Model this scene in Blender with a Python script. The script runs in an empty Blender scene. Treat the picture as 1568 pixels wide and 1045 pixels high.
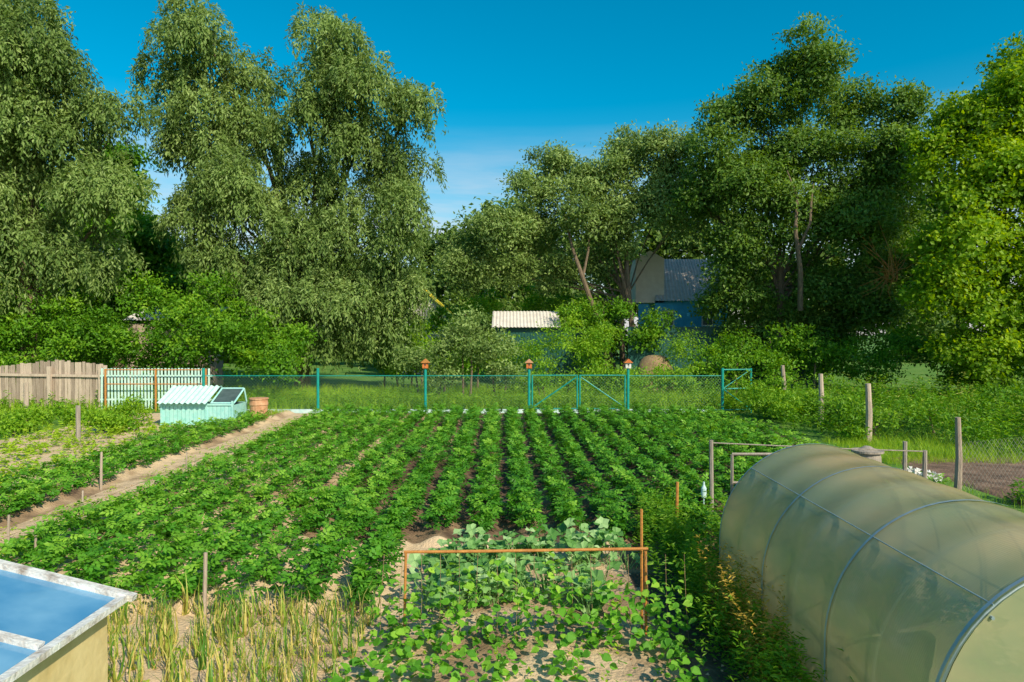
import bpy, math
import numpy as np
from mathutils import Vector
rng = np.random.default_rng(11)
U = rng.uniform
scene = bpy.context.scene

# ------------------------------------------------------------------ helpers
def norm(v):
    return v/np.maximum(np.linalg.norm(v,axis=-1,keepdims=True),1e-9)
def rdir(n):
    return norm(rng.normal(size=(n,3)))

class Geo:
    def __init__(s):
        s.V=[];s.L=[];s.S=[];s.A=[];s.M=[];s.n=0
    def add(s,V,F,var=None,mat=0):
        V=np.asarray(V,float)
        if V.ndim==2: V=V[None]
        F=np.asarray(F,int)
        N,K,_=V.shape; m,p=F.shape
        base=s.n+np.arange(N)*K
        s.L.append((base[:,None,None]+F[None]).reshape(-1))
        s.S.append(np.full(N*m,p))
        if var is None: var=np.full(N,.5)
        s.A.append(np.repeat(np.broadcast_to(var,(N,)),m))
        s.M.append(np.full(N*m,mat))
        s.V.append(V.reshape(-1,3)); s.n+=N*K
    def build(s,name,mats,smooth=False,parent=None):
        V=np.concatenate(s.V);L=np.concatenate(s.L);S=np.concatenate(s.S)
        me=bpy.data.meshes.new(name)
        me.vertices.add(len(V)); me.vertices.foreach_set('co',V.astype(np.float32).ravel())
        me.loops.add(len(L)); me.loops.foreach_set('vertex_index',L.astype(np.int32))
        me.polygons.add(len(S))
        st=np.concatenate([[0],np.cumsum(S)[:-1]])
        me.polygons.foreach_set('loop_start',st.astype(np.int32))
        me.polygons.foreach_set('loop_total',S.astype(np.int32))
        me.polygons.foreach_set('material_index',np.concatenate(s.M).astype(np.int32))
        a=me.attributes.new('var','FLOAT','FACE')
        a.data.foreach_set('value',np.clip(np.concatenate(s.A),0,1).astype(np.float32))
        me.update(calc_edges=True)
        me.polygons.foreach_set('use_smooth',np.full(len(S),smooth))
        for m in mats: me.materials.append(m)
        ob=bpy.data.objects.new(name,me); scene.collection.objects.link(ob)
        if parent: ob.parent=parent
        return ob

def empty(name):
    e=bpy.data.objects.new(name,None); scene.collection.objects.link(e); return e

def tube(g,pts,rad,seg=8,mat=0,var=.5,cap=True):
    pts=np.array(pts,float); n=len(pts)
    rad=np.broadcast_to(np.array(rad,float),(n,))
    t=norm(np.gradient(pts,axis=0))
    up=np.where(np.abs(t[:,2:3])>.9,np.array([[1.,0,0]]),np.array([[0,0,1.]]))
    up=np.broadcast_to(up[0],t.shape)
    a=norm(np.cross(up,t)); b=np.cross(t,a)
    th=np.linspace(0,2*np.pi,seg,endpoint=False)
    V=pts[:,None]+rad[:,None,None]*(np.cos(th)[None,:,None]*a[:,None]+np.sin(th)[None,:,None]*b[:,None])
    V=V.reshape(-1,3); F=[]
    for i in range(n-1):
        for j in range(seg):
            k=(j+1)%seg
            F.append([i*seg+j,i*seg+k,(i+1)*seg+k,(i+1)*seg+j])
    g.add(V,F,np.array([var]),mat)
    if cap:
        g.add(V[-seg:],[list(range(seg))],np.array([var]),mat)
        g.add(V[:seg],[list(range(seg))[::-1]],np.array([var]),mat)

BF=[[0,3,2,1],[4,5,6,7],[0,1,5,4],[1,2,6,5],[2,3,7,6],[3,0,4,7]]
def box(g,c,s,rz=0,rx=0,ry=0,mat=0,var=.5):
    v=np.array([[-1,-1,-1],[1,-1,-1],[1,1,-1],[-1,1,-1],[-1,-1,1],[1,-1,1],[1,1,1],[-1,1,1]],float)*np.array(s)/2
    cx,sx=math.cos(rx),math.sin(rx); v=v@np.array([[1,0,0],[0,cx,-sx],[0,sx,cx]]).T
    cy,sy=math.cos(ry),math.sin(ry); v=v@np.array([[cy,0,sy],[0,1,0],[-sy,0,cy]]).T
    cz,sz=math.cos(rz),math.sin(rz); v=v@np.array([[cz,-sz,0],[sz,cz,0],[0,0,1]]).T
    g.add(v+np.array(c),BF,np.array([var]),mat)

def beam(g,p,q,w,mat=0,var=.5):
    tube(g,[p,q],w,seg=4,mat=mat,var=var)

def place(g,T,F,pos,d,n,sc,var,mat=0,sw=1.0):
    d=norm(d); s=norm(np.cross(n,d)); n2=np.cross(d,s)
    sc=np.broadcast_to(sc,(len(pos),))[:,None,None]
    V=pos[:,None]+sc*(T[None,:,0:1]*d[:,None]+T[None,:,1:2]*s[:,None]+T[None,:,2:3]*n2[:,None])
    g.add(V,F,var,mat)

def leaf4(w): return np.array([[0,0,0],[.45,w/2,.06],[1,0,-.12],[.45,-w/2,.06]]),[[0,1,2,3]]
def leaf6(w): return np.array([[0,0,0],[.25,w*.42,.05],[.6,w*.45,.03],[1,0,-.14],[.6,-w*.45,.03],[.25,-w*.42,.05]]),[[0,1,2,3,4,5]]
def compound(w=.62):
    T=[];F=[];t,_=leaf6(w)
    for (bx,by,ang,s) in [(.5,0,0,.5),(.34,0,1.05,.42),(.34,0,-1.05,.42),(.08,0,1.2,.34),(.08,0,-1.2,.34)]:
        k=t*s; c,q=math.cos(ang),math.sin(ang)
        r=np.stack([k[:,0]*c-k[:,1]*q+bx,k[:,0]*q+k[:,1]*c+by,k[:,2]-.12*abs(ang)*k[:,0]-.1*bx*bx],1)
        F.append([len(T)*6+i for i in range(6)]); T.append(r)
    return np.concatenate(T),F
def ribbon(w,n=4,bend=.5):
    T=[];F=[]
    for i in range(n+1):
        t=i/n; a=bend*t*t*1.6
        x=t*math.cos(a*.6); z=-t*math.sin(a)
        ww=w*(1-t)**.6/2+.001
        T+= [[x,ww,z],[x,-ww,z]]
    for i in range(n): F.append([2*i,2*i+1,2*i+3,2*i+2])
    return np.array(T),F
def disk(n=14,ph=0.):
    T=[[.5,0,-.07]];F=[]
    for i in range(n):
        a=2*math.pi*i/n; r=.5*(1+.17*math.cos(5*a+ph)+.07*math.cos(9*a+1+ph*2))
        if i==n//2: r*=.4
        T.append([.5+r*math.cos(a),r*math.sin(a),.08*math.cos(3*a+ph)+.03])
    for i in range(n): F.append([0,1+i,1+(i+1)%n])
    return np.array(T),F

# ------------------------------------------------------------------ materials
def newmat(name):
    m=bpy.data.materials.new(name); m.use_nodes=True
    nt=m.node_tree; nt.nodes.clear()
    o=nt.nodes.new('ShaderNodeOutputMaterial')
    return m,nt,o
def ramp(nt,stops):
    r=nt.nodes.new('ShaderNodeValToRGB'); e=r.color_ramp.elements
    while len(e)<len(stops): e.new(.5)
    for i,(p,c) in enumerate(stops): e[i].position=p; e[i].color=(*c,1)
    return r
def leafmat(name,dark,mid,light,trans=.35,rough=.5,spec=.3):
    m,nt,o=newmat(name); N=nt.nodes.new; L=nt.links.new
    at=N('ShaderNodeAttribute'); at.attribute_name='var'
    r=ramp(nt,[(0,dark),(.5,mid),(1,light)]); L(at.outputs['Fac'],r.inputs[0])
    p=N('ShaderNodeBsdfPrincipled'); p.inputs['Roughness'].default_value=rough
    p.inputs['Specular IOR Level'].default_value=spec
    L(r.outputs[0],p.inputs['Base Color'])
    t=N('ShaderNodeBsdfTranslucent')
    hs=N('ShaderNodeHueSaturation'); hs.inputs['Hue'].default_value=.48; hs.inputs['Saturation'].default_value=1.15; hs.inputs['Value'].default_value=1.5
    L(r.outputs[0],hs.inputs['Color']); L(hs.outputs[0],t.inputs[0])
    mx=N('ShaderNodeMixShader'); mx.inputs[0].default_value=trans
    L(p.outputs[0],mx.inputs[1]); L(t.outputs[0],mx.inputs[2]); L(mx.outputs[0],o.inputs[0])
    return m
def surf(name,c1,c2,scale=4,rough=.7,bump=.3,stretch=(1,1,1),detail=6,metal=0,spec=.4,c3=None,bscale=None,usevar=0,coords='Object'):
    m,nt,o=newmat(name); N=nt.nodes.new; L=nt.links.new
    tc=N('ShaderNodeTexCoord'); mp=N('ShaderNodeMapping'); mp.inputs['Scale'].default_value=stretch
    L(tc.outputs[coords],mp.inputs[0])
    nz=N('ShaderNodeTexNoise'); nz.inputs['Scale'].default_value=scale; nz.inputs['Detail'].default_value=detail; nz.inputs['Roughness'].default_value=.65
    L(mp.outputs[0],nz.inputs[0])
    st=[(.3,c1),(.7,c2)] if c3 is None else [(.28,c1),(.5,c2),(.7,c3)]
    r=ramp(nt,st); 
    if usevar:
        at=N('ShaderNodeAttribute'); at.attribute_name='var'
        ma=N('ShaderNodeMath'); ma.operation='MULTIPLY_ADD'; ma.inputs[1].default_value=usevar; ma.inputs[2].default_value=-usevar/2
        L(at.outputs['Fac'],ma.inputs[0])
        ad=N('ShaderNodeMath'); ad.operation='ADD'; L(ma.outputs[0],ad.inputs[0]); L(nz.outputs[0],ad.inputs[1]); L(ad.outputs[0],r.inputs[0])
    else: L(nz.outputs[0],r.inputs[0])
    p=N('ShaderNodeBsdfPrincipled'); p.inputs['Roughness'].default_value=rough; p.inputs['Metallic'].default_value=metal
    p.inputs['Specular IOR Level'].default_value=spec
    L(r.outputs[0],p.inputs['Base Color'])
    if bump:
        n2=N('ShaderNodeTexNoise'); n2.inputs['Scale'].default_value=bscale or scale*4; n2.inputs['Detail'].default_value=5
        L(mp.outputs[0],n2.inputs[0])
        b=N('ShaderNodeBump'); b.inputs['Strength'].default_value=bump; b.inputs['Distance'].default_value=.03
        L(n2.outputs[0],b.inputs['Height']); L(b.outputs[0],p.inputs['Normal'])
    L(p.outputs[0],o.inputs[0]); return m

M_willow=leafmat('willow_leaf',(.04,.085,.018),(.18,.28,.065),(.42,.54,.19),.35)
M_tree1=leafmat('tree_leaf',(.03,.085,.01),(.12,.23,.03),(.28,.42,.08),.36)
M_tree2=leafmat('maple_leaf',(.06,.15,.004),(.2,.36,.008),(.43,.57,.02),.45)
M_bush=leafmat('bush_leaf',(.03,.10,.005),(.12,.3,.012),(.31,.5,.03),.4)
M_far=leafmat('far_leaf',(.05,.1,.02),(.13,.22,.04),(.25,.37,.075),.35)
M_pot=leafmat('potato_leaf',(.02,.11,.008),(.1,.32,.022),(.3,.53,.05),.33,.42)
M_grass=leafmat('grass_blade',(.1,.23,.01),(.25,.44,.02),(.46,.6,.05),.4)
M_onion=leafmat('onion_leaf',(.09,.24,.03),(.34,.42,.06),(.8,.6,.22),.3)
M_squash=leafmat('squash_leaf',(.07,.22,.04),(.2,.4,.11),(.48,.65,.32),.25)
M_bean=leafmat('bean_leaf',(.04,.19,.015),(.15,.4,.03),(.38,.62,.07),.35)
M_dry=leafmat('dry_herb',(.25,.2,.03),(.5,.34,.05),(.65,.47,.1),.3)
M_bark=surf('bark',(.09,.065,.045),(.25,.18,.12),3,.9,.8,(3,3,.6))
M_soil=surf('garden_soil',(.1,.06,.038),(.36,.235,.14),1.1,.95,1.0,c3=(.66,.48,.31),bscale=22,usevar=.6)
M_tilled=surf('tilled_soil',(.07,.04,.028),(.2,.12,.08),1.8,.95,1.0,c3=(.32,.2,.14),bscale=18)
M_ground=surf('grass_ground',(.05,.13,.015),(.1,.23,.025),.6,.95,.5,c3=(.2,.29,.06),bscale=12)
M_teal=surf('teal_paint',(.0,.22,.19),(.01,.34,.28),6,.45,.1)
M_turq=surf('turquoise_paint',(.25,.6,.57),(.46,.74,.7),5,.6,.15)
M_turq2=surf('turquoise_corrugated',(.45,.72,.66),(.66,.82,.75),5,.55,.1)
M_wood=surf('weathered_wood',(.3,.23,.18),(.56,.44,.35),3,.85,.5,(4,4,.5),usevar=.5)
M_woodg=surf('grey_wood',(.24,.2,.17),(.42,.36,.3),4,.85,.5,(4,4,.5),usevar=.4)
M_rust=surf('rusty_pipe',(.35,.13,.03),(.62,.28,.07),12,.7,.2)
M_white=surf('peeling_white_paint',(.32,.25,.2),(.68,.65,.62),9,.6,.4,c3=(.82,.82,.8))
M_conc=surf('painted_curb',(.4,.6,.62),(.7,.78,.77),3,.8,.3)
M_galv=surf('galvanised_steel',(.3,.38,.43),(.42,.5,.53),8,.45,.05,metal=.4)
M_wire=surf('fence_wire',(.12,.25,.2),(.2,.35,.28),8,.5,0)
M_wireg=surf('grey_wire',(.22,.22,.2),(.32,.32,.3),8,.5,0)
M_dark=surf('dark_interior',(.02,.03,.03),(.04,.05,.05),3,.7,0)
M_brick=surf('barrel_rust',(.45,.2,.1),(.65,.38,.22),7,.8,.3)
M_straw=surf('straw',(.22,.14,.07),(.4,.27,.15),6,.95,1.0,bscale=20)

# ------------------------------------------------------------------ ground
g=Geo()
g.add([[-600,-100,0],[600,-100,0],[600,900,0],[-600,900,0]],[[0,1,2,3]])
g.build('ground',[M_ground])

def noise2(x,y,seed=0,oct=4,f=1.0):
    r=np.random.default_rng(seed); out=0;amp=1
    for o in range(oct):
        for k in range(4):
            a=r.uniform(0,6.28);p=r.uniform(0,6.28);ff=f*(2**o)*r.uniform(.7,1.4)
            out=out+amp*.25*np.sin((x*math.cos(a)+y*math.sin(a))*ff+p+1.3*np.sin((x*math.sin(a)-y*math.cos(a))*ff*.7+p*2))
        amp*=.55
    return out
SK=-.018
ROW0=-7.3; SP=.76; NR=22
def lat(x,y): return x-SK*(y-10)
def soil_h(x,y):
    u=lat(x,y)
    inrow=((u>ROW0-.35)&(u<ROW0+SP*(NR-1)+.35)&(y>np.where(u>-1.7,11.3,8.6))&(y<29.4))|((u<-9.15)&(u>-10.9))
    ridge=.5+.5*np.cos((u-ROW0)/SP*2*np.pi)
    h=.03+.03*(noise2(x,y,3,5,2.2)*.5+.5)+np.where(inrow,.14*ridge,0)+.012*noise2(x,y,5,3,14)
    return np.maximum(h,.008)
def sheet(name,x0,x1,y0,y1,step,varf,mat):
    nx=int((x1-x0)/step)+1; ny=int((y1-y0)/step)+1
    X,Y=np.meshgrid(np.linspace(x0,x1,nx),np.linspace(y0,y1,ny))
    Z=soil_h(X,Y)
    Z[0]=Z[-1]=-.02; Z[:,0]=Z[:,-1]=-.02
    V=np.stack([X,Y,Z],-1).reshape(-1,3)
    i=np.arange(nx*ny).reshape(ny,nx)
    F=np.stack([i[:-1,:-1],i[:-1,1:],i[1:,1:],i[1:,:-1]],-1).reshape(-1,4)
    gg=Geo(); gg.add(V,F)
    gg.A=[varf((X[:-1,:-1]).ravel(),(Y[:-1,:-1]).ravel())]
    return gg.build(name,[mat],smooth=True)
def svar(x,y):
    u=lat(x,y)
    v=.65+.3*noise2(x,y,9,3,.6)
    v=np.where(u<-10.9,.95+.15*noise2(x,y,9,3,.6),v)
    v=np.where((u>-9.15)&(u<-7.7),.85+.25*noise2(x,y,19,3,.8),v)
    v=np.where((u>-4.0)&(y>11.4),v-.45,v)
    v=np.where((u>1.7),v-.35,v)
    v=np.where((y<11)&(u<1.7)&(u>-7),v+.15,v)
    return v
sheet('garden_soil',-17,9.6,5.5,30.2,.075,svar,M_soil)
sheet('ploughed_soil',10.6,19,13.5,19.5,.09,lambda x,y:.25+.2*noise2(x,y,4,3,1.2),M_tilled)

# ------------------------------------------------------------------ potato rows
CT,CF=compound()
def potatoes(name,rows,mat,hs=1.0,dens=1.0):
    g=Geo()
    for (u,y0,y1,tint) in rows:
        n=int((y1-y0)/.27)
        ys=np.linspace(y0,y1,n)+U(-.09,.09,n)
        xs=u+SK*(ys-10)+U(-.07,.07,n)
        keep=U(0,1,n)>(.07 if u<-2 else .04)
        ys=ys[keep];xs=xs[keep];n=len(ys)
        size=U(.68,1.26,n)*hs*(1+.15*noise2(xs,ys,31,2,.7))
        for near in (0,1):
            s=(ys<14) if near else (ys>=14)
            if not s.any(): continue
            k=int((42 if near else 28)*dens)
            cx,cy,sz=xs[s],ys[s],size[s]; m=len(cx)
            a=U(0,2*np.pi,(m,k)); rr=np.sqrt(U(0,1,(m,k)))
            R=.285*sz[:,None]; H=.47*sz[:,None]
            px=cx[:,None]+np.cos(a)*rr*R*.95; py=cy[:,None]+np.sin(a)*rr*R*1.15
            pz=.14+H*(1-.6*rr**2)*np.sqrt(U(.08,1,(m,k)))
            pos=np.stack([px,py,pz],-1).reshape(-1,3)
            out=np.stack([np.cos(a),np.sin(a),np.full_like(a,.05)],-1).reshape(-1,3)
            d=norm(out+.55*rdir(len(pos))+np.array([0,0,.15]))
            nn=norm(np.array([0,0,1.])+.45*out+.5*rdir(len(pos)))
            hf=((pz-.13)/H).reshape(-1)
            var=.0+.74*hf+tint+U(-.18,.18,len(pos))+np.repeat(U(-.14,.14,m)+.08*noise2(cx,cy,77,3,.5),k)  # furrow shade put into leaf colour: dark low down, lighter tops
            pos=pos-d*.08
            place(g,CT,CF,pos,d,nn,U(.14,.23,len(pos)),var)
    return g.build(name,[mat])
rows=[]
for i in range(NR):
    u=ROW0+i*SP
    y0=8.7 if u<-1.7 else 11.6
    if u>3.6: y0=13.6
    if u<-5.5: y0=9.2
    tint=.16-.022*i+U(-.04,.04)
    if i>12: tint=-.08+.02*(i-12)
    rows.append((u,y0+U(-.3,.3),29.3+U(-.3,.1),tint))
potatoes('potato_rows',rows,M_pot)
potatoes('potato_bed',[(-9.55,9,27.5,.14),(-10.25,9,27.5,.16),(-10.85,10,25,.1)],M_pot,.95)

# ------------------------------------------------------------------ vegetation generators
def crown(g,lobes,leafL=.26,ratio=.5,kleaf=30,dens=1.0,cr=.42,nsub=9,mat=0,lump=.5,tint=0):
    P=[];O=[];C=[]
    T,F=leaf4(ratio)
    for lb in lobes:
        x,y,z,r=lb[:4]
        c0=np.array([x,y,z])
        for k in range(nsub):
            dd=rdir(1)[0]; dd[2]=dd[2]*.9+.08
            if dd[1]>.2 and U(0,1)<.65: dd[1]*=-1
            c=c0+dd*r*U(.35,.85); sr=r*U(.34,.56)
            n=max(3,int(dens*sr*sr*9))
            o=rdir(n); o[:,2]=np.where(U(0,1,n)<.6,np.abs(o[:,2]),o[:,2])
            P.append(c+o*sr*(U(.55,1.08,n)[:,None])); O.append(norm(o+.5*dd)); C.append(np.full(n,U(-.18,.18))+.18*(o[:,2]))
    P=np.concatenate(P);O=np.concatenate(O);C=np.concatenate(C); n=len(P)
    pos=(P[:,None]+rng.normal(size=(n,kleaf,3))*cr*np.array([1,1,.6])*U(.5,1.2,(n,1,1))).reshape(-1,3)
    keep=pos[:,2]>.1
    o=np.repeat(O,kleaf,0); m=len(pos)
    d=norm(o*.5+rdir(m)*.9+np.array([0,0,-.25]))
    nn=norm(o*1.0+np.array([0,0,.5])+rdir(m)*.55)
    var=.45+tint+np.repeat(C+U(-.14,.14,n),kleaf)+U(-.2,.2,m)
    place(g,T,F,pos[keep],d[keep],nn[keep],leafL*U(.6,1.3,keep.sum()),var[keep],mat)

def strands(g,lobes,dens=1.0,leafL=.28,ratio=.38,kleaf=24,Lr=(.8,2.1),nsub=10,mat=0,zmin=.6):
    P=[];O=[];C=[]
    T,F=leaf4(ratio)
    for (x,y,z,r) in lobes:
        c0=np.array([x,y,z])
        for k in range(nsub):
            dd=rdir(1)[0]
            if dd[1]>.2 and U(0,1)<.65: dd[1]*=-1
            c=c0+dd*r*U(.35,.85)*np.array([1,1,.9]); sr=r*U(.34,.56)
            n=max(3,int(dens*sr*sr*13))
            o=rdir(n); o[:,2]=np.abs(o[:,2])*1.0-.2; o=norm(o)
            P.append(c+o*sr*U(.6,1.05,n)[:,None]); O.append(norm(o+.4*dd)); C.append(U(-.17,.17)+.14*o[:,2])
    P=np.concatenate(P);O=np.concatenate(O);C=np.concatenate(C);n=len(P)
    L=U(Lr[0],Lr[1],n)
    t=np.sort(U(0,1,(n,kleaf)),axis=1)
    h=O.copy(); h[:,2]*=.5
    sway=rdir(n)*.15
    pos=P[:,None]+h[:,None]*(.7*np.sqrt(t))[...,None]+sway[:,None]*t[...,None]+rng.normal(size=(n,kleaf,3))*np.array([.12,.12,.05])
    pos[...,2]-=(L[:,None]*t**1.35)
    pos[...,2]+=.25*np.sqrt(t)
    pos=pos.reshape(-1,3); m=len(pos)
    keep=pos[:,2]>zmin+U(0,.8,m)
    o=np.repeat(O,kleaf,0); tt=t.reshape(-1,1)
    d=norm(o*(.6-.4*tt)+rdir(m)*.6+np.array([0,0,-1.])*(.2+.8*tt))
    nn=norm(o*1.0+rdir(m)*.6+np.array([0,0,.5]))
    var=.5+np.repeat(C+U(-.17,.17,n),kleaf)+U(-.2,.2,m)-.08*tt[:,0]
    place(g,T,F,pos[keep],d[keep],nn[keep],leafL*U(.6,1.25,keep.sum()),var[keep],mat)

def limbs(g,base,fork,lobes,r0=.4,mat=1,lean=None):
    b=np.array(base,float);f=np.array(fork,float)
    mid=(b+f)/2+np.array([U(-.2,.2),U(-.2,.2),0])
    tube(g,[b-np.array([0,0,.1]),b+(mid-b)*.12,mid,f],[r0*1.4,r0,r0*.8,r0*.62],9,mat)
    for lb in lobes:
        c=np.array(lb[:3])+np.array([0,.8,0])
        s=mid+(f-mid)*U(.2,1)
        m1=s+(c-s)*.45+np.array([U(-.5,.5),U(0,.8),U(-.2,.7)])
        m2=s+(c-s)*.8+np.array([U(-.4,.4),U(0,.6),U(-.2,.4)])
        e=c+np.array([U(-.5,.5),U(-.5,.5),lb[3]*.3])
        tube(g,[s,m1,m2,e],[r0*.34,r0*.22,r0*.13,.03],6,mat)
        for q in range(3):
            w=rdir(1)[0]; w[2]=abs(w[2])*.6
            tube(g,[m1+(m2-m1)*U(0,1),c+w*lb[3]*.3,c+w*lb[3]*.7],[r0*.12,.04,.012],5,mat)

def dep(l,y,j=1.8):
    return [(x,y+U(-j,j),z,r) for (x,z,r) in l]
# --- willow, left edge
g=Geo()
LA=dep([(-25.6,18.6,3.6),(-29.7,17.5,4.5),(-22.6,15.8,2.4),(-24.9,13,3.9),(-21.6,11.2,2.3),(-28.5,11.5,4),(-27,8.1,3.2),(-23.5,8.0,2.6),(-31,7,4),(-28,21,3),(-25.5,15.8,3)],36)
strands(g,LA,1.8); limbs(g,(-26,36.5,0),(-26,36.5,7),LA,.5)
g.build('willow_tree',[M_willow,M_bark])
# --- big weeping willow
g=Geo()
LB=dep([(-18.4,21.4,2.5),(-19.8,18.6,2.1),(-16.4,19.6,1.9),(-11.4,20.8,2.6),(-9.0,18.6,2.4),(-12.2,17,2.0),(-17.8,15.8,2.7),(-6.6,16.8,1.8),(-19.8,14.9,1.5),(-15.4,15.6,2.2),
 (-7.4,13.6,2.6),(-11.4,12.8,2.7),(-15.4,12.3,2.8),(-18.4,11.2,2.2),(-6.2,10.6,1.7),(-9,9,2.6),(-13,8.8,2.8),(-17.2,8.2,2.4),(-10.8,5.6,2.6),(-7.4,6.4,1.9),(-13.5,5.5,2),(-9.6,15.6,2.3),(-9.2,3.4,1.9),(-12,3,1.6),(-7.2,4.2,1.3)],42,1.6)
strands(g,LB,2.2); limbs(g,(-13.2,43,0),(-13.2,43,7),LB,.5)
g.build('weeping_willow_tree',[M_willow,M_bark])
# --- dark tree behind the willows
g=Geo()
LC=dep([(-30.2,16.2,2.4),(-31,13.0,3.4),(-28,9.6,3.2),(-34,11.5,4),(-26,6.4,3.8),(-37,14,4),(-22,6,3.6),(-31,6,4),(-38,7,4),(-26,3,3),(-33,3,3)],52)
crown(g,LC,.38,.6,26,1.4,.55,tint=-.1); limbs(g,(-30,52,0),(-30,52,6),LC,.4)
g.build('alder_tree',[M_bush,M_bark])
# --- middle willow-like tree with leaning trunk
g=Geo()
LD=dep([(3.3,15.8,2.1),(5.6,14.2,2.1),(1.6,13.6,1.9),(8.3,17.0,2.0),(7.3,15.0,1.9),(10.5,16.2,2.3),(12,14,2.4),(2.2,10.8,2.6),(5.0,11.2,2.3),(-.9,10.2,2.4),(10,12.9,2.3),(12.4,11.8,2.1),(-3,8.4,2.4),(7.6,10.2,1.8),(3.0,8.2,1.9),(7.5,12.4,2.0),(6.3,8.4,1.4),(0.6,8.2,1.6)],50)
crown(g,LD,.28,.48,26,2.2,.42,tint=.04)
tube(g,[(7.5,48.8,0),(6.9,48.4,2),(5.6,47.6,5.5),(4.9,47.3,7.4),(4.2,47.6,9.5),(3.6,49.4,13)],[.3,.24,.18,.15,.11,.04],8,1)
tube(g,[(4.9,47.3,7.4),(5.3,47.6,9.2),(5.6,48.6,11.5)],[.1,.08,.03],6,1)
tube(g,[(8.4,49.4,0),(8.6,49.0,4),(8.2,48.6,8),(8.5,49.6,13)],[.26,.2,.13,.04],8,1)
tube(g,[(8.4,48.8,5.6),(7.7,48.4,8),(7.3,49,11)],[.12,.09,.03],6,1)
limbs(g,(8.2,50.4,0),(8.3,50.4,8),LD,.24)
g.build('silver_willow_tree',[M_willow,M_bark])
g=Geo()
LD2=[(6.0,47,3.8,1.5),(4.6,47.5,5.0,1.2),(8.6,46.5,3.2,1.4),(9.8,46.3,4.2,1.1),(7.2,46.8,5.2,1.0),(5.5,46,2,1.4)]
crown(g,LD2,.24,.5,26,1.8,.36); tube(g,[(6.5,47,0),(6.3,47,5.5)],[.1,.03],6,1)
g.build('young_willow_tree',[M_bush,M_bark])
# --- large tree right of centre
g=Geo()
LE=dep([(19.2,20.4,2.3),(16.6,18.9,2.5),(21.8,18.0,2.5),(14,17.0,2.1),(24.6,17.2,1.9),(14.3,13.9,3.0),(19.2,15.2,3.3),(23.5,13.9,2.9),(12.8,12.4,2.1),(17,11,3.1),(21.8,10.2,3.5),(25.8,11,2.6),(13.9,8.7,2.1),(18.8,5.6,3.2),(23.5,5.6,3.3),(15.2,6.0,2.1),(27.5,7,2.8),(21,3,2.4),(17,2.6,2),(26.5,14,2.0),(15.0,3.2,1.8),(13.6,5.6,1.2)],45)
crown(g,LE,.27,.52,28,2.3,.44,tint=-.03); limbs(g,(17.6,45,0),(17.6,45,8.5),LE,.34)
tube(g,[(17.9,42.4,5),(17.6,41.7,7.4),(17.15,41.4,9.8),(17.3,41.5,11.8),(17.0,42.3,13.6)],[.17,.15,.12,.08,.03],7,1)
tube(g,[(17.4,41.6,8.6),(18.0,41.3,10.2),(18.2,41.6,11.6),(18.6,42.2,12.8)],[.1,.08,.06,.02],6,1)
for k in range(34):
    s=np.array([22.8,41.0,7.0]); e=s+np.array([U(-2.6,1.2),U(-.6,.6),U(-1.5,3.4)])
    tube(g,[s+rdir(1)[0]*.4,(s+e)/2+rdir(1)[0]*.25,e],[.03,.02,.008],4,2)
g.build('poplar_tree',[M_tree1,M_bark,M_rust])
# --- right edge maple
g=Geo()
LF=dep([(24.8,14.9,2.1),(26.6,16.6,2.1),(22.4,13.4,1.6),(29,17,3.0),(23.3,10.7,2.5),(26,11.4,2.9),(24,7.6,2.9),(27,7.4,3.2),(24.6,4.2,2.6),(22.2,5.6,1.8),(29.5,11,3.4),(29,5,3.2),(25,14,2),(24,2,2),(28,2.5,2)],36,1.4)
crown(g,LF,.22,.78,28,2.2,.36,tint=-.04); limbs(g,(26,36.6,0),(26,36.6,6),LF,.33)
g.build('maple_tree',[M_tree2,M_bark])

# --- background tree mass
g=Geo(); LG=[]
for k in range(64):
    x=-134+k*4.2+U(-1.5,1.5); y=U(78,105); h=U(9,13)
    for z in np.arange(1.5,h,3.0): LG.append((x+U(-1.5,1.5),y,z,U(2.8,3.8)))
LG+=[(-1.0,76,15.5,2.6),(-3,76,13.5,2.8),(1.5,77,13,3),(-6.5,80,13.2,2.8),(-10,82,12.8,2.8),(-2,75,9.5,3.4),(-6,76,9,3.4),(-10,78,8.5,3.5),(5,74,12,3.5),(4,72,7,3.5),(9,74,12,3.5),
     (34,68,14,4),(30,70,9,4),(38,66,10,4.5),(41,66,15,4),(36,62,6,4),(-45,70,14,5),(-50,66,9,5),(-40,70,8,4.5),(20,72,10,4),(12,72,9,4),(26,70,8,4),(-20,72,8,4),(-15,72,7,4),(-25,74,9,4),(-6,70,4,3),(-11,70,4,3),(-1,70,4,3),(16,72,13,4),(22,72,14,4)]
crown(g,LG,.6,.65,15,.85,.7,nsub=8)
g.build('background_trees',[M_far])

# --- bushes behind the fence
def bush(name,lobes,mat,leafL=.17,dens=2.2,k=26,cr=.3,ratio=.55,tint=0,nsub=8):
    g=Geo(); crown(g,lobes,leafL,ratio,k,dens,cr,nsub=nsub,tint=tint)
    for (x,y,z,r) in lobes[:8]:
        tube(g,[(x,y,0),(x+U(-.2,.2),y,z*.6),(x+U(-.4,.4),y,z+r*.5)],[.07,.05,.02],5,1)
    return g.build(name,[mat,M_bark])
lb=[]
for k in range(26):
    x=-29+k*.72; lb.append((x+U(-.3,.3),U(34.5,37.5),U(1.2,3.6),U(1.1,1.8)))
lb+= [(-19.5,37,4.6,1.7),(-17.5,36.5,4.4,1.5),(-24,37,4.6,1.8),(-27,37,4.2,2),(-14.8,37,3.8,1.4),(-16.5,38,5.4,1.5)]
bush('elder_bush',lb,M_bush,.2,1.9,tint=-.03)
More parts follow.
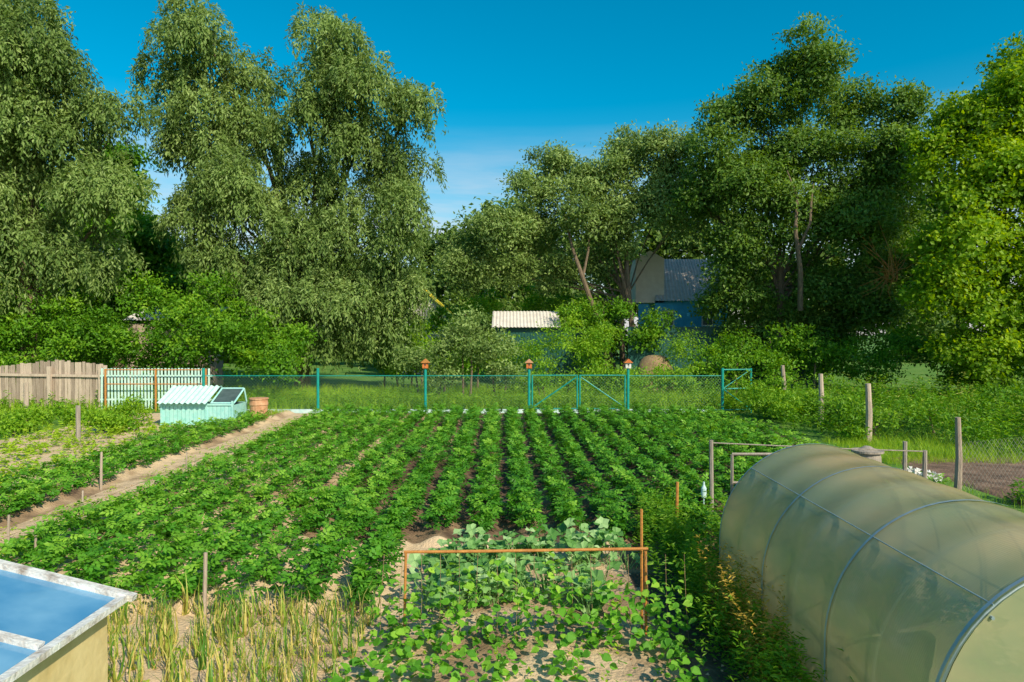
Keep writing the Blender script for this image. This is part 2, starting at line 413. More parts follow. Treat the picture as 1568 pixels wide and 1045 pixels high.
bush('lilac_bush',[(-3.6,36,2.2,1.2),(-2.2,36,2.8,1.5),(-.9,36.3,2.4,1.3),(-2.6,36.5,4.0,1.2),(-.4,36,1.5,1.0),(-3.9,36,1.2,1.0),(-5.2,38,2.0,1.3)],M_willow,.17,2.8,tint=.02)
lb=[(.8+U(-.4,.4)+k*.7,U(36.5,39),U(.6,1.2),U(.6,1.1)) for k in range(16)]+[(3,42,3.2,1.4),(4.5,43,2.6,1.3),(1.2,42,2.2,1.2),(5.5,43,3,1.2),(10.2,41,2.4,1.2)]
bush('currant_bush',lb,M_bush,.16,2.2,tint=.22)
lb=[(11+k*1.1,U(36.5,42),U(1.0,2.8),U(1.2,1.9)) for k in range(18)]
bush('hazel_bush',lb,M_bush,.2,1.7,tint=-.12)
lb=[(-8.5+k*.9,U(43,46),U(1.2,2.6),U(1.2,1.7)) for k in range(10)]+[(-5,53,4.0,2),(-2,54,5.4,1.6),(1,55,5.8,1.6),(3.5,55,6,1.8),(5.5,54,5,1.6),(-8.6,56,3.4,1.6),(-10,56,4.4,1.6)]
bush('wild_bush',lb,M_bush,.24,1.5,tint=.24)
lb=[]
for k in range(26):
    t=U(0,1); lb.append((9.6+U(-.3,2.6)+2*t,22.5+8.5*t+U(-.5,.5),U(.3,.75),U(.45,.75)))
lb+=[(10.2,29.5,1.2,.8),(10.9,28.5,1.1,.8),(9.9,27.5,.9,.7)]
bush('raspberry_bush',lb,M_bush,.13,3.4,22,.2,.6,tint=.14)
lb=[]
for k in range(40):
    lb.append((U(13,24),U(21,31),U(.3,.9),U(.6,1.0)))
bush('nettle_bush',lb,M_bush,.14,2.2,18,.22,.5,tint=-.05)
lb=[]
for k in range(26): lb.append((U(-21,-13.6),U(23,30),U(.15,.5),U(.3,.55)))
bush('berry_bush',lb,M_bush,.13,4.0,20,.18,.6,tint=.2,nsub=6)

def herbs(g,xy,H,kleaf,leafL,ratio,mat=0,tint=0,spread=.1,stem=None):
    T,F=leaf4(ratio); n=len(xy)
    t=U(.08,1,(n,kleaf)); lean=rdir(n)*.22; lean[:,2]=0
    pos=np.zeros((n,kleaf,3)); pos[...,:2]=xy[:,None]
    pos+=lean[:,None]*(t**1.5*H[:,None])[...,None]
    pos[...,2]=t*H[:,None]+.03
    pos[...,:2]+=rng.normal(size=(n,kleaf,2))*spread*(1.15-t)[...,None]
    pos=pos.reshape(-1,3);m=len(pos)
    a=U(0,6.28,m); o=np.stack([np.cos(a),np.sin(a),U(-.2,.7,m)],-1)
    var=.25+.35*t.reshape(-1)+tint+U(-.2,.2,m)+np.repeat(U(-.12,.12,n),kleaf)
    place(g,T,F,pos,o,norm(np.array([0,0,1.])+.6*rdir(m)),leafL*U(.6,1.3,m),var,mat)
def blades(g,xy,L,w,per=5,mat=0,tint=0,z=.02,out=.5,bend=.6,vr=.3):
    T,F=ribbon(w,4,bend); n=len(xy)*per
    p=np.zeros((n,3)); p[:,:2]=np.repeat(xy,per,0)+rng.normal(size=(n,2))*.02; p[:,2]=z
    a=U(0,6.28,n); h=np.stack([np.cos(a),np.sin(a),np.zeros(n)],-1)
    lean=U(.1,1,n)[:,None]*out
    d=norm(h*lean+np.array([0,0,1.]))
    place(g,T,F,p,d,norm(-h+np.array([0,0,.2]))*-1,np.repeat(L,per)*U(.5,1.15,n),.45+tint+U(-vr,vr,n),mat)
def scatter(n,x0,x1,y0,y1): return np.stack([U(x0,x1,n),U(y0,y1,n)],-1)

g=Geo()
xy=scatter(9000,-26,11,30.6,42); blades(g,xy,U(.25,.6,len(xy)),.05,4,tint=.2)
xy=scatter(6500,11,28,19,40); blades(g,xy,U(.2,.5,len(xy)),.05,4,tint=.05)
xy=scatter(2500,10.2,14.5,18.5,22.5); blades(g,xy,U(.12,.25,len(xy)),.035,5,tint=.25)
xy=scatter(1400,-13,-9.8,27.5,30.3); blades(g,xy,U(.15,.35,len(xy)),.035,4,tint=.15)
xy=scatter(2500,-27,-16.8,17,31.5); blades(g,xy,U(.15,.35,len(xy)),.04,4,tint=.15)
xy=scatter(2500,9,20,9,20); xy=xy[~((xy[:,0]>10.5)&(xy[:,1]>13.3)&(xy[:,1]<19.6))]; blades(g,xy,U(.12,.3,len(xy)),.035,4,tint=.05)
g.build('meadow_grass',[M_grass])
g=Geo()
xy=scatter(900,-26,10,31.2,35); herbs(g,xy,U(.3,1.0,len(xy)),22,.16,.4,tint=.22)
xy=scatter(500,-6,11,31,33.5); herbs(g,xy,U(.3,.7,len(xy)),20,.14,.4,tint=.32)
xy=scatter(1400,9.8,26,19.5,36); xy=xy[~((xy[:,0]<14)&(xy[:,1]<22))]; herbs(g,xy,U(.4,1.5,len(xy)),24,.16,.4,tint=.05)
xy=scatter(500,13,20,9.5,13); herbs(g,xy,U(.2,.6,len(xy)),18,.12,.5,tint=.0)
xy=scatter(130,12,24,21,33); herbs(g,xy,U(1.0,1.9,len(xy)),20,.13,.25,mat=1,tint=-.1,spread=.05)
xy=scatter(160,10.5,13,12.8,14.5); herbs(g,xy,U(.2,.5,len(xy)),18,.12,.5,tint=.0)
g.build('wild_weeds',[M_bush,M_onion])
g=Geo()
n=420; ys=U(5.8,12.2,n); xs=2.75-np.abs(rng.normal(size=n))*.30
xy=np.stack([np.minimum(xs,2.66),ys],-1); herbs(g,xy,U(.35,.85,n),46,.075,.28,tint=.05,spread=.07)
xy=scatter(70,2.35,2.68,6.4,8.6); herbs(g,xy,U(.6,1.1,70),56,.055,.3,mat=1,tint=.0,spread=.05)
xy=scatter(120,2.7,5.5,9.6,12.8); herbs(g,xy,U(.4,.8,120),40,.09,.4,tint=.05,spread=.09)
g.build('greenhouse_weeds',[M_bush,M_dry])
g=Geo()
xy=scatter(260,-8.1,-7.7,8,27); herbs(g,xy,U(.08,.25,260),14,.09,.5,tint=.25,spread=.08)
xy=scatter(360,-9.2,-8.0,9,28); herbs(g,xy,U(.03,.12,360),8,.06,.5,tint=.2,spread=.08)
xy=scatter(380,-16.5,-11.2,13,27); herbs(g,xy,U(.1,.4,380),22,.12,.55,tint=.2,spread=.12)
xy=scatter(360,-8,4,6.5,9.5); herbs(g,xy,U(.04,.16,360),8,.05,.5,tint=.2,spread=.05)
g.build('path_weeds',[M_grass])

# onions
g=Geo()
yy=np.arange(6.3,8.7,.28); P=[]
for y in yy:
    x=np.arange(-5.0,-1.75,.17); P.append(np.stack([x+U(-.06,.06,len(x)),y+U(-.05,.05,len(x))],-1))
P=np.concatenate(P); P=P[U(0,1,len(P))>.1]
blades(g,P,U(.26,.5,len(P)),.065,8,tint=-.08,z=.05,out=1.2,bend=.6,vr=.5)
blades(g,P,U(.2,.36,len(P)),.055,4,tint=.45,z=.05,out=2.4,bend=.8,vr=.15)
g.build('onion_bed',[M_onion])

# squash patch
g=Geo()
cen=scatter(50,-1.2,1.8,8.4,10.9); P=[];D=[];
for c in cen:
    k=int(U(8,15)); a=U(0,6.28,k); r=np.sqrt(U(0,1,k))*.3
    P.append(np.stack([c[0]+np.cos(a)*r,c[1]+np.sin(a)*r,U(.15,.6,k)*(1.1-r)],-1)); D.append(np.stack([np.cos(a),np.sin(a),U(-.3,.3,k)],-1))
P=np.concatenate(P);D=np.concatenate(D);n=len(P)
sz=U(.1,.23,n); va=.42+U(-.45,.5,n)+.05*P[:,0]; nn=norm(np.array([0,-.3,1.])+.6*D+.6*rdir(n)); grp=rng.integers(0,4,n)
for q in range(4):
    T,F=disk(14,q*1.3); s=grp==q
    place(g,T,F,(P-norm(D)*.1)[s],D[s],nn[s],sz[s],va[s])
for p,d in zip(P,D):
    tube(g,[(p[0]-d[0]*.15,p[1]-d[1]*.15,.05),(p[0]-d[0]*.08,p[1]-d[1]*.08,p[2]*.7),tuple(p)],[.008,.006,.005],4,0,cap=False,var=.6)
g.build('squash_patch',[M_squash])
g=Geo(); T,F=disk()
for c in scatter(26,-8.0,-6.9,8.2,13):
    k=9; a=U(0,6.28,k); P=np.stack([c[0]+np.cos(a)*.1,c[1]+np.sin(a)*.1,U(.12,.3,k)],-1); D=np.stack([np.cos(a),np.sin(a),U(0,.3,k)],-1)
    place(g,T,F,P,D,norm(np.array([0,0,1.])+.3*rdir(k)),U(.12,.2,k),.4+U(-.3,.3,k))
g.build('cucumber_seedlings',[M_bean])
# beans climbing on twine
g=Geo(); T,F=leaf6(.85)
tx=np.arange(-1.5,2.1,.22); P=[]
for x in tx:
    h=U(.45,1.05); k=int(28+30*h); xo=x+U(-.06,.06)
    P.append(np.stack([xo+rng.normal(size=k)*.1,7.75+rng.normal(size=k)*.13,U(.05,1,k)**1.1*h+.05],-1))
for k in range(46):
    c=(U(-1.7,2.0),U(6.5,7.7)); q=int(U(6,18)); P.append(np.stack([c[0]+rng.normal(size=q)*.1,c[1]+rng.normal(size=q)*.1,U(.08,.4,q)],-1))
P=np.concatenate(P);n=len(P);a=U(0,6.28,n)
D=np.stack([np.cos(a),np.sin(a),U(-.6,.1,n)],-1)
place(g,T,F,P,D,norm(np.array([0,-.2,1.])+.5*D+.7*rdir(n)),U(.05,.13,n),.28+.5*P[:,2]+U(-.3,.3,n))
for x in tx: tube(g,[(x,7.75,.05),(x+U(-.03,.03),7.8,.5),(x,7.98,1.0)],.003,4,1,cap=False)
g.build('bean_plants',[M_bean,M_straw])

# ------------------------------------------------------------------ trellis
g=Geo()
tube(g,[(-1.27,8,0),(-1.25,8,1.03)],.016,8); tube(g,[(1.58,8,0),(1.57,8,1.03)],.018,8)
tube(g,[(-1.27,8,1.02),(-.3,8,1.03),(.7,8,1.045),(1.6,8,1.06)],.018,8)
tube(g,[(1.55,8.1,0),(1.54,8.1,1.5)],.017,6)
g.build('bean_trellis',[M_rust])
def stake(x,y,h,r=.022,m=None,lean=.02):
    g=Geo(); tube(g,[(x,y,-.1),(x+lean*.5,y,h*.5),(x+lean,y,h)],[r,r*.95,r*.85],7); return g.build('wooden_stake',[m or M_wood])
stake(-3.85,8.5,.85,.026,M_wood); stake(-9.3,15.4,.9,.03); stake(-7.9,12.5,.7,.02); stake(-7.9,16.5,.7,.02); stake(-8.3,11.2,.6)
stake(2.75,11.4,1.1,.03,M_rust); stake(-7.3,10.4,.5,.02)
g=Geo()
tube(g,[(3.55,12.6,z) for z in (.55,.56,.72,.78,.84)],[.04,.05,.05,.02,.018],12); tube(g,[(3.55,12.6,0),(3.55,12.6,.6)],.012,6)
g.build('plastic_bottle',[M_conc])
g=Geo()
for y0,y1 in ((9,12.5),(12.5,16.5),(16.5,26)): tube(g,[(-7.9,y0,.4),(-7.9,y1,.42)],.004,4)
g.build('guide_string',[M_straw])
g=Geo()
n=1400; xy=np.concatenate([scatter(700,-8.9,4,6.6,10.8),scatter(400,-16.5,-11,12,27),scatter(300,-9.1,-8,9,27)]);n=len(xy)
tv=np.array([[1,0,0],[-.5,.8,0],[-.5,-.8,0],[.3,.2,.8],[-.1,.1,-.6]]);tf=[[0,1,3],[1,2,3],[2,0,3],[1,0,4],[2,1,4],[0,2,4]]
p=np.zeros((n,3));p[:,:2]=xy;p[:,2]=soil_h(xy[:,0],xy[:,1])
d=rdir(n);place(g,tv,tf,p,d,rdir(n),U(.008,.035,n),U(.4,1,n))
g.build('soil_clods',[M_soil])

# ------------------------------------------------------------------ greenhouse
gh=empty('polytunnel_greenhouse')
m,nt,o=newmat('polycarbonate'); N=nt.nodes.new;L=nt.links.new
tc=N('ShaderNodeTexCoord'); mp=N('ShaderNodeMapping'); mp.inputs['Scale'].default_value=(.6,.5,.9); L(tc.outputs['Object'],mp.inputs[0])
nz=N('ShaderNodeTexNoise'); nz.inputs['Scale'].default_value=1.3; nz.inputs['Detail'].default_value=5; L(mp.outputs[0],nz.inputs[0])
r=ramp(nt,[(.34,(.42,.46,.28)),(.5,(.6,.54,.32)),(.66,(.85,.62,.35))]); L(nz.outputs[0],r.inputs[0])  # warm tan of the sunlit, reflecting top put into the cover colour by noise
p=N('ShaderNodeBsdfPrincipled'); p.inputs['Roughness'].default_value=.17; p.inputs['Specular IOR Level'].default_value=1.0; L(r.outputs[0],p.inputs['Base Color'])
wv=N('ShaderNodeTexWave'); wv.bands_direction='Y'; wv.inputs['Scale'].default_value=14; L(tc.outputs['Object'],wv.inputs[0])
bp=N('ShaderNodeBump'); bp.inputs['Strength'].default_value=.15; bp.inputs['Distance'].default_value=.01; L(wv.outputs[0],bp.inputs['Height']); L(bp.outputs[0],p.inputs['Normal'])
tl=N('ShaderNodeBsdfTranslucent'); L(r.outputs[0],tl.inputs[0])
tr=N('ShaderNodeBsdfTransparent'); tr.inputs[0].default_value=(.9,.95,.8,1)
m1=N('ShaderNodeMixShader'); m1.inputs[0].default_value=.38; L(p.outputs[0],m1.inputs[1]); L(tl.outputs[0],m1.inputs[2])
m2=N('ShaderNodeMixShader'); m2.inputs[0].default_value=.17; L(m1.outputs[0],m2.inputs[1]); L(tr.outputs[0],m2.inputs[2]); L(m2.outputs[0],o.inputs[0])
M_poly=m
GX,GR,GS=3.98,1.22,.9; Y0,Y1=4.45,9.0
def prof(rr,n=28):
    th=np.linspace(math.pi,0,n+1); P=[(-rr,.02)]
    P+=[(rr*math.cos(t),GS+rr*math.sin(t)) for t in th]; P.append((rr,.02)); return P
g=Geo(); pr=prof(GR); ny=48; ysk=np.linspace(Y0,Y1,ny+1); V=[];F=[]
for i,y in enumerate(ysk):
    sag=.012*math.cos(2*math.pi*(y-Y0)/.75)
    for (a,b) in pr: V.append([GX+a*(1+sag*.6)+.006*math.sin(y*3+a*2),y,b+(sag if b>GS else 0)+.006*math.sin(y*2.8)])
k=len(pr)
for i in range(ny):
    for j in range(k-1): F.append([i*k+j,i*k+j+1,(i+1)*k+j+1,(i+1)*k+j])
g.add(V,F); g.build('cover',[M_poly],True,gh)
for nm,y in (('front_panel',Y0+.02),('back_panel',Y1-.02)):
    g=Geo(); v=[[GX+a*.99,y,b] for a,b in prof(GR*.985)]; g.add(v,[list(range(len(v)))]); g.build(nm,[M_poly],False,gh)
g=Geo()
for y in np.arange(Y0+.05,Y1+.01,.745):
    tube(g,[(GX+a,y,b) for a,b in prof(GR-.03)],.014,6)
for t in (.0,.25,.5,.75,1.0):
    th=math.pi*t; tube(g,[(GX+(GR-.05)*math.cos(th),Y0,GS+(GR-.05)*math.sin(th)),(GX+(GR-.05)*math.cos(th),Y1,GS+(GR-.05)*math.sin(th))],.013,6)
g.build('frame',[M_galv],True,gh)
g=Geo()
for y in (Y0+.03,5.95,7.45,Y1-.03):
    P=prof(GR+.02,32); V=[];F=[]
    for a,b in P: V+=[[GX+a,y-.015,b],[GX+a,y+.015,b]]
    for i in range(len(P)-1): F.append([2*i,2*i+1,2*i+3,2*i+2])
    g.add(V,F)
for th in (math.radians(132),):
    tube(g,[(GX+(GR+.012)*math.cos(th),y,GS+(GR+.012)*math.sin(th)) for y in (Y0,6,7.5,Y1)],.006,6)
g.build('clamping_bands',[M_galv],True,gh)
g=Geo()
x0,x1,yd=3.15,3.86,9.75
for (p,q) in [((x0,yd,.1),(x0,yd,1.86)),((x1,yd,.1),(x1,yd,1.86)),((x0,yd,1.86),(x1,yd,1.86)),((x0,yd,1.45),(x1,yd,1.45)),((x0,yd,.12),(x1,yd,.12))]: beam(g,p,q,.022)
g.build('open_door',[M_woodg],False,gh)
g=Geo(); xy=scatter(110,3.0,5.0,4.8,8.7); herbs(g,xy,U(.4,1.1,110),40,.12,.5,tint=.1)
g.build('tomato_plants',[M_bush],False,gh)

g=Geo()
tube(g,[(3.82,13,0),(3.8,13,1.55)],.04,7); tube(g,[(9.4,16.3,0),(9.4,16.3,1.0)],.05,7); tube(g,[(3.8,13,1.5),(6.5,13,1.38),(8,13.2,1.3)],.012,6); tube(g,[(8,13.2,0),(8,13.2,1.32)],.04,6)
g.build('wire_trellis',[M_woodg])
g=Geo()
th=[(0,.2),(.15,.26),(.6,.28),(1.05,.26),(1.15,.24)]
tube(g,[(7.3,14,z) for z,_ in th],[r for _,r in th],20); tube(g,[(7.3,14,1.15),(7.3,14,1.19)],.31,20); tube(g,[(7.3,14,1.19),(7.3,14,1.27)],[.2,.06],16)
g.build('rain_barrel',[M_woodg])
g=Geo()
for k in range(70):
    a=rdir(1)[0]; c=np.array([9.9+U(-.5,.5),16.8+U(-.5,.5),U(.03,.18)])
    place(g,tv,tf,c[None],a[None],rdir(1),U(.06,.12,1),np.array([.8]))
g.build('limestone_pile',[M_white])

# ------------------------------------------------------------------ cold frame (lower left)
cf=empty('cold_frame')
m,nt,o=newmat('blue_film'); N=nt.nodes.new;L=nt.links.new
p=N('ShaderNodeBsdfPrincipled'); tc=N('ShaderNodeTexCoord'); nz=N('ShaderNodeTexNoise'); nz.inputs['Scale'].default_value=2.5; nz.inputs['Detail'].default_value=5; L(tc.outputs['Object'],nz.inputs[0])
r=ramp(nt,[(.3,(.07,.25,.46)),(.7,(.17,.38,.58))]); L(nz.outputs[0],r.inputs[0]); L(r.outputs[0],p.inputs['Base Color']); p.inputs['Roughness'].default_value=.12
bp=N('ShaderNodeBump'); bp.inputs['Strength'].default_value=.25; bp.inputs['Distance'].default_value=.02; L(nz.outputs[0],bp.inputs['Height']); L(bp.outputs[0],p.inputs['Normal']); L(p.outputs[0],o.inputs[0])
M_film=m
def rz_(x): return 1.5+(-3.07-x)*.25
g=Geo(); g.add([[-3.1,2.2,rz_(-3.1)-.01],[-3.1,5.38,rz_(-3.1)-.01],[-5.2,5.38,rz_(-5.2)-.01],[-5.2,2.2,rz_(-5.2)-.01]],[[0,1,2,3]]); g.build('film_roof',[M_film],False,cf)
g=Geo()
def bar(p,q,w=.07,h=.045):
    p=np.array(p);q=np.array(q);d=norm(q-p);s=norm(np.cross(d,[0,0,1.]));u=np.cross(s,d)
    V=[]
    for e in (p,q):
        for a,b in ((-1,-1),(1,-1),(1,1),(-1,1)): V.append(e+s*a*w/2+u*b*h/2)
    g.add(V,BF)
bar((-3.07,2.2,1.5),(-3.07,5.44,1.5))
bar((-3.0,5.40,rz_(-3.0)+.012),(-5.2,5.40,rz_(-5.2)+.012))
bar((-3.12,4.5,rz_(-3.12)+.006),(-5.2,4.5,rz_(-5.2)+.006),.06)
bar((-4.15,2.2,rz_(-4.15)+.004),(-4.15,5.36,rz_(-4.15)+.004),.05)
bar((-3.12,3.5,rz_(-3.12)+.006),(-5.2,3.5,rz_(-5.2)+.006),.06)
for y in (5.3,4.52,3.5,2.3): bar((-3.14,y,0),(-3.14,y,1.46),.075,.075)
bar((-3.14,2.34,.75),(-3.14,5.26,.75),.04,.04)
g.build('timber_frame',[M_white],False,cf)
m2_=surf('golden_film',(.55,.4,.17),(.78,.62,.33),2.5,.3,.3)  # warm golden base colour of the wall film
g=Geo(); g.add([[-3.16,2.3,.02],[-3.16,5.3,.02],[-3.16,5.3,1.48],[-3.16,2.3,1.48]],[[0,1,2,3]])
g.add([[-3.17,5.32,.02],[-5.1,5.32,.02],[-5.1,5.32,1.95],[-3.17,5.32,1.46]],[[0,1,2,3]])
g.build('film_walls',[m2_],False,cf)

# ------------------------------------------------------------------ teal fence at the far end
FY=30.4
def chain(g,p,q,z0,z1,sp=.13,w=.0035,mat=0):
    p=np.array(p,float);q=np.array(q,float);L=np.linalg.norm(q-p);d=(q-p)/L;h=z1-z0
    for s in (1,-1):
        for a in np.arange(-h,L,sp):
            t0,t1=a,a+h; za,zb=(z0,z1) if s>0 else (z1,z0)
            c0=max(t0,0);c1=min(t1,L)
            if c1-c0<.02: continue
            f=lambda t:za+(zb-za)*(t-t0)/h
            A=np.array([p[0]+d[0]*c0,p[1]+d[1]*c0,f(c0)]);B=np.array([p[0]+d[0]*c1,p[1]+d[1]*c1,f(c1)])
            o=np.array([0,0,w*1.4]); g.add([A-o,B-o,B+o,A+o],[[0,1,2,3]],None,mat)
gf=empty('chain_link_fence')
g=Geo()
PX=[-13.75,-8.65,-3.86,.76,5.17,9.38]
for x in PX: tube(g,[(x,FY,0),(x,FY,2.02)],.062,10)
for a,b in zip(PX[:-1],PX[1:]):
    if a!=.76: tube(g,[(a,FY,1.68),(b,FY,1.68)],.02,6)
g.build('posts',[M_teal],False,gf)
g=Geo()
for a,b in zip(PX[:-1],PX[1:]): chain(g,(a,FY),(b,FY),.17,1.66,.14,.002)
g.build('mesh',[M_wire],False,gf)
g=Geo(); box(g,(-2.2,FY+.02,.09),(23,.16,.18)); g.build('curb',[M_conc],False,gf)
ga=empty('metal_gate'); g=Geo()
for x in (.9,2.9,3.02,5.03): tube(g,[(x,FY-.03,.2),(x,FY-.03,1.72)],.035,8)
for a,b in ((.9,2.9),(3.02,5.03)):
    for z in (.22,1.7): tube(g,[(a,FY-.03,z),(b,FY-.03,z)],.025,8)
tube(g,[(.95,FY-.06,.3),(2.86,FY-.06,1.62)],.028,6); tube(g,[(3.06,FY-.06,1.62),(4.98,FY-.06,.3)],.028,6)
g.build('frame',[M_teal],False,ga)
g=Geo()
x0,x1=9.45,10.75
for x in (x1,): tube(g,[(x,FY+.3,0),(x,FY+.3,2.0)],.05,8)
for z in (.15,1.1,1.95): tube(g,[(9.4,FY,z),(x1,FY+.3,z)],.03,6)
tube(g,[(9.4,FY,1.1),(x1,FY+.3,1.95)],.022,6); tube(g,[(9.4,FY,1.1),(x1,FY+.3,.15)],.022,6)
g.build('garden_wicket',[M_teal])
def birdhouse(x,body,roof):
    g=Geo(); y=FY; s=.24; z=2.02
    box(g,(x,y,z+.13),(s,s,.26),mat=0)
    v=[[x-.2,y-.19,z+.24],[x,y-.19,z+.42],[x+.2,y-.19,z+.24],[x-.2,y+.19,z+.24],[x,y+.19,z+.42],[x+.2,y+.19,z+.24]]
    g.add(v,[[0,1,4,3],[1,2,5,4],[0,3,5,2]],None,1); g.add(v,[[0,2,1],[3,4,5]],None,1)
    th=np.linspace(0,6.28,13)[:-1]; g.add([[x+.04*math.cos(t),y-s/2-.003,z+.15+.04*math.sin(t)] for t in th],[list(range(12))],None,2)
    tube(g,[(x,y-s/2,z+.07),(x,y-s/2-.06,z+.07)],.01,6,2)
    g.build('birdhouse',[body,roof,M_dark])
M_or=surf('orange_paint',(.5,.12,.03),(.7,.22,.05),8,.6,.2)
birdhouse(-3.86,M_or,M_rust); birdhouse(.76,M_or,M_brick); birdhouse(5.17,M_white,M_or)

gf2=empty('wire_fence'); g=Geo()
RP=[(12.9,32.4,2.05,.12),(12.0,26.5,2.0,.12),(11.55,22.1,1.95,.12),(9.75,14.9,1.75,.08),(8.9,11.2,1.6,.08)]
for x,y,h,r in RP: tube(g,[(x,y,-.1),(x+.03,y,h*.5),(x-.02+U(-.05,.05),y,h)],[r,r*.85,r*.7],9,var=U(.3,.7))
g.build('posts',[M_wood],False,gf2)
g=Geo()
for a,b in zip(RP[:-1],RP[1:]): chain(g,a[:2],b[:2],.1,1.4,.14,.002)
g.build('mesh',[M_wireg],False,gf2)
g=Geo()
chain(g,(9.75,14.9),(16,17.5),.1,1.2,.14,.002)
tube(g,[(16,17.5,0),(16,17.5,1.3)],.05,6)
g.build('garden_netting',[M_wireg])

# ------------------------------------------------------------------ left fences
g=Geo(); x=-26.0
while x<-19.1:
    w=U(.13,.2); h=2.15+.12*math.sin(x*1.1)+U(-.05,.05); lean=U(-.03,.03)
    box(g,(x+w/2,32+U(-.012,.012),h/2+.02),(w-.02,.03,h),ry=lean,mat=0,var=U(0,1)); x+=w
for z in (.5,1.7): box(g,(-22.5,32.06,z),(7,.05,.1),var=.3)
for xx in (-24.6,-21.6,-19.2): box(g,(xx,31.85,1.0),(.16,.14,2.05),var=.9)
box(g,(-22.6,31.9,1.62),(6.6,.04,.12),ry=.015,var=.8)
g.build('plank_fence',[M_wood])
g=Geo(); x=-19.0
while x<-13.9:
    box(g,(x,31.6,1.0),(.085,.025,1.9+U(-.03,.03)),ry=U(-.015,.015),var=U(.3,1)); x+=.155
for z in (.5,1.6): box(g,(-16.5,31.65,z),(5.2,.05,.08),var=.6)
g.build('picket_fence',[M_turq2])
g=Geo()
for xx in (-18.6,-16.3,-14.0): tube(g,[(xx,31.2,0),(xx,31.2,1.95)],.045,8)
for z in (1.9,1.25): tube(g,[(-18.6,31.2,z),(-14,31.2,z)],.03,6)
g.build('pipe_rail',[M_rust])
g=Geo(); tube(g,[(-14.0,22,0),(-14,22,1.25)],.07,8); g.build('concrete_post',[M_woodg])
g=Geo(); tube(g,[(-20.3,28.5,0),(-20.3,28.5,1.5)],.1,8); g.build('fence_post',[M_wood])

# ------------------------------------------------------------------ turquoise well house
wh=empty('well_house')
X0,X1,YB=-13.35,-10.65,26.0; XM=-11.65
g=Geo()
x=X0
while x<X1-.01:
    w=.15; box(g,(x+w/2,YB,.42),(w-.012,.03,.82),var=U(0,1)); x+=w
for xx in (X0,X1): box(g,(xx,YB+.7,.42),(.035,1.37,.82))
box(g,((X0+X1)/2,YB+1.4,.42),(X1-X0,.03,.82))
for xx in (X0,XM,X1): box(g,(xx,YB-.03,.5),(.07,.05,1.0))
box(g,((X0+X1)/2,YB-.03,.86),(X1-X0+.1,.06,.07)); box(g,((X0+X1)/2,YB-.03,.1),(X1-X0+.1,.06,.07))
g.build('body',[M_turq],False,wh)
g=Geo(); n=40; V=[];F=[]
for i in range(n+1):
    xx=X0-.08+(XM-X0+.22)*i/n; dz=.03*math.sin(i*math.pi/2.2)
    V+=[[xx,YB-.3,.93+dz],[xx,YB+1.0,1.5+dz],[xx,YB+1.5,1.2+dz]]
for i in range(n):
    for j in (0,1): F.append([i*3+j,(i+1)*3+j,(i+1)*3+j+1,i*3+j+1])
g.add(V,F); g.build('corrugated_roof',[M_turq2],False,wh)
g=Geo()
box(g,((XM+X1)/2,YB+.7,.8),(X1-XM-.1,1.3,.02)); g.build('interior_dark_sheet',[M_dark],False,wh)  # thin dark sheet stands in for the shaded inside of the box
g=Geo()
for (p,q) in [((XM+.12,YB+.1,.9),(XM+.12,YB+1.1,1.38)),((X1,YB+.1,.9),(X1,YB+1.1,1.38)),((XM+.12,YB+.1,.9),(X1,YB+.1,.9)),((XM+.12,YB+1.1,1.38),(X1,YB+1.1,1.38)),((XM+.12,YB+1.1,1.38),(XM+.12,YB+1.35,.85)),((X1,YB+1.1,1.38),(X1,YB+1.35,.85))]: beam(g,p,q,.04)
g.build('lid_frame',[M_turq],False,wh)
M_glass=surf('dusty_glass',(.05,.08,.08),(.1,.14,.14),3,.15,0)
g=Geo(); g.add([[XM+.14,YB+.1,.89],[X1-.02,YB+.1,.89],[X1-.02,YB+1.1,1.37],[XM+.14,YB+1.1,1.37]],[[0,1,2,3]]); g.build('glass_lid',[M_glass],False,wh)
g=Geo(); xx,yy=-10.1,27.2
tube(g,[(xx,yy,z) for z in (0,.05,.3,.33,.36,.7,.73,.95)],[.33,.34,.34,.37,.34,.34,.37,.34],18); tube(g,[(xx,yy,.95),(xx,yy,1.0)],.38,18)
g.build('iron_barrel',[M_brick])

# ------------------------------------------------------------------ buildings beyond
M_blue=surf('blue_boards',(.03,.32,.55),(.06,.45,.7),3,.6,.2)
M_pink=surf('beige_plaster',(.7,.55,.44),(.82,.68,.56),2,.85,.2)
M_roof=surf('slate_roof',(.4,.33,.3),(.58,.49,.44),3,.8,.3)
M_wroof=surf('pale_roof',(.6,.54,.5),(.76,.71,.66),2,.7,.2)
M_gw=surf('green_metal',(.01,.07,.055),(.015,.1,.08),3,.5,.1)
M_yel=surf('yellow_paint',(.6,.45,.02),(.75,.58,.04),4,.6,.1)
def corr(g,p0,p1,p2,p3,n,amp,mat=0):
    p0,p1,p2,p3=[np.array(p,float) for p in (p0,p1,p2,p3)]
    nn=norm(np.cross(p1-p0,p3-p0)); V=[];F=[]
    for i in range(n*2+1):
        t=i/(2*n); o=nn*amp*(i%2); V+=[p0+(p1-p0)*t+o,p3+(p2-p3)*t+o]
    for i in range(2*n): F.append([2*i,2*i+2,2*i+3,2*i+1])
    g.add(V,F,None,mat)
def window(par,x,y,z,w,h):
    g=Geo(); box(g,(x,y-.02,z),(w,.03,h)); g.build('window_glass',[M_glass],False,par)
    g=Geo()
    for s in (-1,1): box(g,(x+s*w/2,y-.045,z),(.09,.05,h+.18)); box(g,(x,y-.048,z+s*h/2),(w-.09,.05,.09))
    box(g,(x,y-.046,z),(.05,.045,h-.09)); g.build('window_frame',[M_white],False,par)
hb=empty('blue_house')
g=Geo(); box(g,(13.8,56,3.1),(5.6,7,6.2)); 
